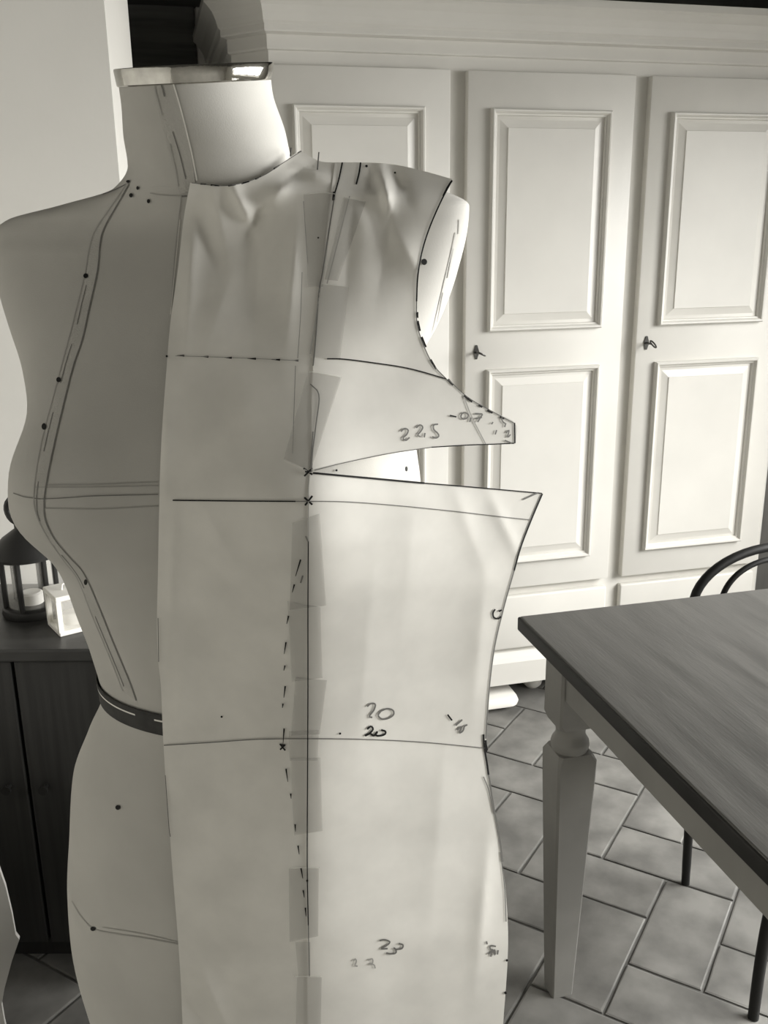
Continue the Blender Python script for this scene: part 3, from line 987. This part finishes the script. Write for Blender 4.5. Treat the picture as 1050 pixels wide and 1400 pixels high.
for a, b in (((411, 765), (404, 788)), ((402.5, 799), (399.5, 810)), ((394.5, 842), (392, 853)), ((391, 878), (388.5, 894)), ((389.5, 910), (388, 917)), ((390, 938), (388, 954)), ((387, 962), (386, 968)), ((388.5, 996), (387, 1016)), ((391, 1051), (393.5, 1069)), ((397.5, 1085), (398, 1092)), ((403.5, 1127), (404, 1137)), ((407.5, 1156), (409, 1168)), ((411.5, 1187), (414, 1201)), ((414.5, 1217), (416, 1227)), ((417.5, 1241), (418.5, 1253)), ((420, 1203), (420, 1208))):
    mbd = MB()
    stroke(mbd, [a, b], 2.3, paper_map, INK_EPS, False, 0.8)
    mesh('pen_dash', mbd.v, mbd.f, 'ink', pat)
pmark('pencil_tick', [[(418, 733), (421, 740)], [(414, 787), (411, 797)]], 'pencil', 2.2, smooth=False)
# neckline dashes
for a, b in (((274, 251.5), (282, 252)), ((288, 253), (300, 254)), ((312, 254), (322, 252.5)), ((330, 251), (341, 248)), ((349, 245), (357, 241)), ((374, 231), (382, 226))):
    mbd = MB()
    stroke(mbd, [a, b], 2.4, paper_map, INK_EPS, False, 1.6)
    mesh('neckline_dash', mbd.v, mbd.f, 'ink', pat)
pmark('neckline', [[(262, 250), (300, 254), (330, 250.5), (360, 240), (385, 224), (410, 208)]], 'pencil', 1.0)
pmark('pencil_tick', [[(407, 209), (412, 206.5)]], 'pencil', 1.8, smooth=False)
for (ax_, ay_), (bx_, by_) in (((398, 202), (397, 214)), ((436, 208), (434, 232))):
    q1 = paper_map(bx_, by_, 0.0012)
    q0 = at(ax_, ay_, float(np.dot(q1 - CAM, _fw)) - 0.001)
    MB().tube([q0, q1], 0.0005, 6).build('dress_pin', 'key_metal', pat)
# shoulder dart lines
pmark('dart_line', [[(468, 222), (463, 246), (457, 266), (455, 274)]], 'ink', 2.0)
pmark('dart_line', [[(493, 222), (491, 236), (487, 252)]], 'ink', 2.2)
pmark('dart_line', [[(457, 262), (456, 273)]], 'ink', 3.6, smooth=False)
# armhole and side outline
pmark('armhole_line', [[(618, 246.5), (603, 275), (587, 312), (576.5, 346), (571, 380), (569.6, 412)]], 'ink', 2.0)
pmark('armhole_line', [[(606, 268), (612, 256), (618, 247)]], 'ink', 2.6)
pmark('armhole_line', [[(569.6, 412), (570, 440), (576.6, 465.5), (591.5, 497.5), (611.5, 519.5)]], 'pencil', 1.4)
for a, b in (((571, 426), (571.5, 434)), ((571.5, 438), (575, 452)), ((577, 460), (583, 474)), ((589, 491), (597, 504)), ((613, 518), (620, 526)), ((635, 540), (646, 549)), ((655, 553), (660, 556)), ((667, 560), (674, 564)), ((684, 569), (690, 572))):
    mbd = MB()
    stroke(mbd, [(a[0] - 0.6, a[1] + 0.6), (b[0] - 0.6, b[1] + 0.6)], 3.2, paper_map, INK_EPS, False, 2.4)
    mesh('armhole_dash', mbd.v, mbd.f, 'ink', pat)
pmark('armhole_line', [[(613, 519), (640, 543.5), (672, 562), (703, 578.5)]], 'pencil', 1.3)
pmark('flap_edge_line', [[(703.5, 578), (704, 606)]], 'ink', 2.0, smooth=False)
pmark('flap_edge_line', [[(703, 606), (670, 607.5), (640, 608.5), (590, 611.5)]], 'ink', 1.5)
pmark('flap_edge_line', [[(590, 611.5), (530, 620.5), (470, 633), (430, 643)]], 'pencil', 1.2)
pmark('dart_line', [[(428, 646.5), (470, 650.5), (520, 655), (580, 660.5)]], 'ink', 2.6)
pmark('dart_line', [[(580, 660.5), (640, 665.5), (741, 674.5)]], 'ink', 1.6)
pmark('side_line', [[(741.5, 675), (727, 709), (712, 748), (703, 780)]], 'ink', 2.2)
pmark('side_line', [[(703, 780), (690, 826), (677, 880), (670, 930), (666, 980), (664, 1010)]], 'pencil', 1.7)
pmark('side_line', [[(661, 1004), (662, 1020), (666, 1045), (668, 1060)], [(664, 1012), (665, 1028)], [(664, 1016), (666, 1026)]], 'ink', 2.6)
pmark('side_line', [[(668, 1058), (674, 1098), (682, 1140), (687, 1178)]], 'pencil', 2.2)
pmark('side_line', [[(661, 1062), (668, 1080), (675, 1112)], [(684, 1165), (690, 1215), (692, 1260)]], 'pencil', 1.3)
pmark('corner_tick', [[(715, 683), (736, 673.5)]], 'pencil', 2.0, smooth=False)
pmark('flap_fold_line', [[(634, 541), (644, 568), (664, 607)]], 'pencil_faint', 1.5)
pmark('hip_notch', [[(692, 1312), (694, 1314)], [(690, 1356), (692, 1359)]], 'ink', 3.0, smooth=False)
pmark('edge_line', [[(226, 1060), (231, 1130), (233, 1144)], [(216, 845), (217, 905)]], 'pencil', 1.0)
# handwriting
H = {
    'num_22_5': (('pencil', 2.1), [[(548, 590), (553, 586), (558, 588), (556, 594), (551, 599), (555, 602), (560, 598)], [(569, 585), (574, 581), (578, 584), (575, 590), (571, 595), (575, 597)], [(581, 592), (580, 598)], [(599, 580), (593, 581), (593, 587), (598, 592), (600, 596), (596, 599), (591, 597)]]),
    'num_0_7': (('ink', 2.0), [[(615, 568), (624, 570)]]),
    'num_0_7b': (('pencil', 2.0), [[(632, 565), (630, 570), (634, 573), (639, 571), (640, 567), (636, 564), (632, 565)], [(644, 571), (642, 577)], ]),
    'num_7': (('pencil', 2.0), [[(649, 565.5), (660, 566), (653, 577)], [(650, 572.5), (659, 570.5)]]),
    'flap_marks': (('pencil', 1.8), [[(686, 571), (687, 576), (692, 580)], [(691, 580), (690, 584)], [(692, 592), (696, 588), (694, 598), (698, 594)], [(690, 602), (700, 606)], [(672, 580), (674, 577)], [(679, 588), (677, 594)]]),
    'num_20_top': (('pencil', 2.3), [[(502, 966), (507, 962), (513, 963), (511, 971), (505, 979), (509, 981)], [(521, 972), (517, 978), (522, 983), (531, 982), (538, 977), (537, 971), (529, 969), (521, 972)]]),
    'num_20_low': (('ink', 2.6), [[(502, 997), (507, 993), (510, 997), (505, 1003), (499, 1006)], [(499, 1006), (506, 1003), (511, 1006), (516, 1000)], [(516, 1000), (514, 1005), (519, 1006), (526, 1004), (527, 1000), (521, 998)]]),
    'num_15': (('ink', 2.2), [[(612, 977), (618, 985)]]),
    'num_15b': (('pencil', 2.2), [[(623, 992), (632, 984)], [(625, 998), (631, 993), (628, 1002), (633, 999), (635, 993), (639, 991)]]),
    'num_23': (('pencil', 2.3), [[(519, 1286), (526, 1285), (533, 1288), (528, 1293), (521, 1297), (530, 1297)], [(538, 1296), (541, 1298), (541, 1303), (534, 1304), (528, 1303)], [(545, 1290), (551, 1292), (549, 1297), (541, 1298)]]),
    'num_23_faint': (('pencil_faint', 2.0), [[(483, 1314), (486, 1311), (487, 1315), (485, 1320), (489, 1321)], [(503, 1313), (509, 1311), (509, 1317), (504, 1318), (511, 1319), (513, 1324)]]),
    'num_10': (('pencil', 2.2), [[(665, 1287), (666, 1291)], [(678, 1294), (671, 1293), (670, 1297), (676, 1300)], [(667, 1304), (675, 1301)], [(671, 1308), (673, 1298), (677, 1306), (676, 1298)], [(681, 1299), (680, 1305)]]),
    'mark_c': (('ink', 2.2), [[(682, 836), (686, 834)], [(677, 833), (674, 838), (675, 844), (681, 846), (685, 843)]]),
}
for k, ((m_, w_), ss) in H.items():
    pmark('handwriting', ss, m_, w_, INK_EPS + 0.0002, step=2.0, smooth=k != 'num_7')
for x, y, r in ((303, 980, 1.5), (465, 1003, 1.5), (420, 1204, 1.6), (435, 325, 1.3), (540, 236, 1.4), (501, 227, 1.8), (228, 487, 1.6)):
    mbd = MB()
    dot(mbd, x, y, r, r, paper_map, INK_EPS)
    mesh('pen_dot', mbd.v, mbd.f, 'ink', pat)

# ------------------------------------------------------------------ seams, tapes and marks on the form itself


def fmark(name, strokes, material, w_, eps=0.0005, smooth=True, step=5.0, taper=None):
    mb = MB()
    for s in strokes:
        stroke(mb, s, w_, form_map, eps, smooth, taper, step)
        if mb.f:
            mesh(name, mb.v, mb.f, material, form, True)
        mb = MB()


pr = [(176, 252), (160, 280), (143, 310), (137, 330), (133, 370), (122, 420), (112, 465), (100, 500), (86, 555), (71, 620), (62, 668), (60, 690), (62, 712), (75, 738), (96, 763), (115, 785), (135, 830), (155, 880), (176, 930), (186, 958)]
pl_ = [(174, 250), (150, 285), (130, 315), (122, 340), (116, 375), (105, 420), (92, 470), (76, 530), (60, 590), (50, 640), (46, 680), (50, 705), (65, 735), (88, 768), (106, 792), (125, 840), (146, 890), (168, 945)]
so = coons(pl_, pr, [(174, 250), (176, 252)], [(168, 945), (186, 958)], 6, 110)
sv, ok = [], True
for j in range(so.shape[0]):
    for i in range(so.shape[1]):
        p = form_map(so[j, i, 0], so[j, i, 1], 0.0005)
        sv.append(p)
sfa = [(j * 6 + i, (j + 1) * 6 + i, (j + 1) * 6 + i + 1, j * 6 + i + 1) for j in range(109) for i in range(5)]
sfa = [f for f in sfa if all(sv[k] is not None for k in f)]
sv = [p if p is not None else np.array((AX[0], AX[1], 1.0)) for p in sv]
mesh('seam_tape', sv, sfa, 'fabric_tape', form, True)
fmark('princess_seam', [pr], 'seam_ink', 1.5, 0.0008)
fmark('princess_seam', [[(x, y) for x, y in pl_]], 'seam_soft', 1.3, 0.0008)
fmark('princess_seam', [[((a[0] + b[0]) / 2 - 3, (a[1] + b[1]) / 2) for a, b in zip(so[k:k + 9, 0], so[k:k + 9, -1])] for k in (22, 34, 48, 62, 78, 92, 99)], 'seam_ink', 1.2, 0.0008)
fmark('bust_tape_line', [[(62, 663), (140, 662), (216, 659)], [(60, 695), (140, 696), (216, 692)], [(48, 666), (130, 666), (216, 664)]], 'seam_soft', 1.2, 0.0008)
fmark('bust_tape_line', [[(18, 674), (32, 679), (46, 681), (60, 682), (100, 680), (130, 678), (216, 676)]], 'seam_ink', 1.3, 0.0008)
fmark('hip_line', [[(98, 1232), (110, 1252), (128, 1270), (160, 1277), (200, 1283), (243, 1291)]], 'seam_soft', 1.6, 0.0008)
fmark('hip_line', [[(140, 1268), (190, 1276), (243, 1288)]], 'seam_soft', 1.0, 0.0008)
fmark('neck_seam', [[(205, 264), (225, 267), (252, 268)]], 'seam_soft', 1.2, 0.0008)
fmark('neck_seam', [[(248, 268.5), (256, 268)]], 'seam_ink', 2.4, 0.0008)
fmark('shoulder_seam', [[(176, 250), (150, 262), (120, 271), (80, 281)]], 'seam_ink', 1.4, 0.0008)
fmark('centre_seam', [[(248, 268), (243, 310), (238, 360), (234, 420)]], 'seam_soft', 1.2, 0.0008)
fmark('centre_seam', [[(246, 300), (240, 360), (233, 430)]], 'thread', 0.9, 0.0009)
# neck tape with its pale edge
tg = coons([(206, 100), (212, 130), (226, 180), (240, 240), (246, 266)], [(236, 104), (240, 122), (252, 165), (262, 205), (269, 248)], [(206, 100), (221, 101), (236, 104)], [(246, 266), (258, 262), (268, 258)], 6, 40)
sheet('neck_tape', tg, 'fabric_tape', form, 0.0008, lambda x, y, e: form_map(x, y, e) if form_map(x, y, e) is not None else at(x, y, .62), 0.0)
fmark('neck_tape_edge', [[(234, 97), (235, 108), (244, 138), (253, 172), (262, 210), (269, 247)]], 'thread', 1.8, 0.0012)
fmark('neck_tape_edge', [[(236, 180), (246, 212), (254, 245)]], 'seam_ink', 1.4, 0.0012)
fmark('neck_tape_edge', [[(209, 102), (214, 128), (222, 158)], [(232, 196), (240, 230), (244, 255)]], 'seam_soft', 1.2, 0.0012)
fmark('neck_tape_knot', [[(214, 104), (220, 108), (232, 106)], [(217, 106), (222, 120), (225, 132)]], 'seam_ink', 2.4, 0.0012)
for x, y, rx, ry in ((175, 248, 2.6, 2.0), (188, 257, 1.8, 2.6), (179, 267, 2.6, 3.0), (203, 275, 2.2, 3.0), (117, 377, 3.2, 3.2), (80, 519, 3.2, 3.6), (60, 583, 3.2, 4.6), (161, 1104, 3.4, 3.4), (127, 1270, 3.6, 3.0), (580, 358, 4.0, 4.4), (117, 796, 2.4, 4.0), (556, 641, 1.6, 3.6), (460, 643, 1.6, 1.6)):
    mb = MB()
    c = form_map(x, y, 0.0)
    if c is None:
        continue
    dot(mb, x, y, rx, ry, form_map, 0.0012)
    mesh('pin_head', mb.v, mb.f, 'ink', form)
# side seam and armhole plate lines
fmark('side_seam', [[(623, 318), (616, 350), (604, 400), (592, 450), (584, 480)], [(620, 340), (612, 380)], [(606, 400), (600, 430), (594, 460)], [(628, 300), (627, 320)]], 'seam_soft', 1.3, 0.0008)
# waist tape with running stitches
wz = np.linspace(-0.5, 0.5, 5)
pw = np.linspace(0, 2 * np.pi, 121)
rows = []
for t in wz:
    r_ = form_points(np.array([1.047 + 0.018 * t]), pw, 0.0016)[0]
    rows.append([tuple(p) for p in r_])
wt = MB()
wt.loft(rows, cap=False, closed=False)
wo = wt.build('waist_tape', 'ribbon', form, True)
md = wo.modifiers.new('thickness', 'SOLIDIFY')
md.thickness = 0.0008
for p0, p1 in ((2.95, 2.02), (1.86, 1.62)):
    pp = np.linspace(p0, p1, 24)
    lo_r, hi_r = (form_points(np.array([1.0505 + dz]), pp, 0.0026)[0] for dz in (-0.0007, 0.0007))
    mesh('stitch', [tuple(p) for p in lo_r] + [tuple(p) for p in hi_r], [(k, k + 1, 25 + k, 24 + k) for k in range(23)], 'thread', wo)
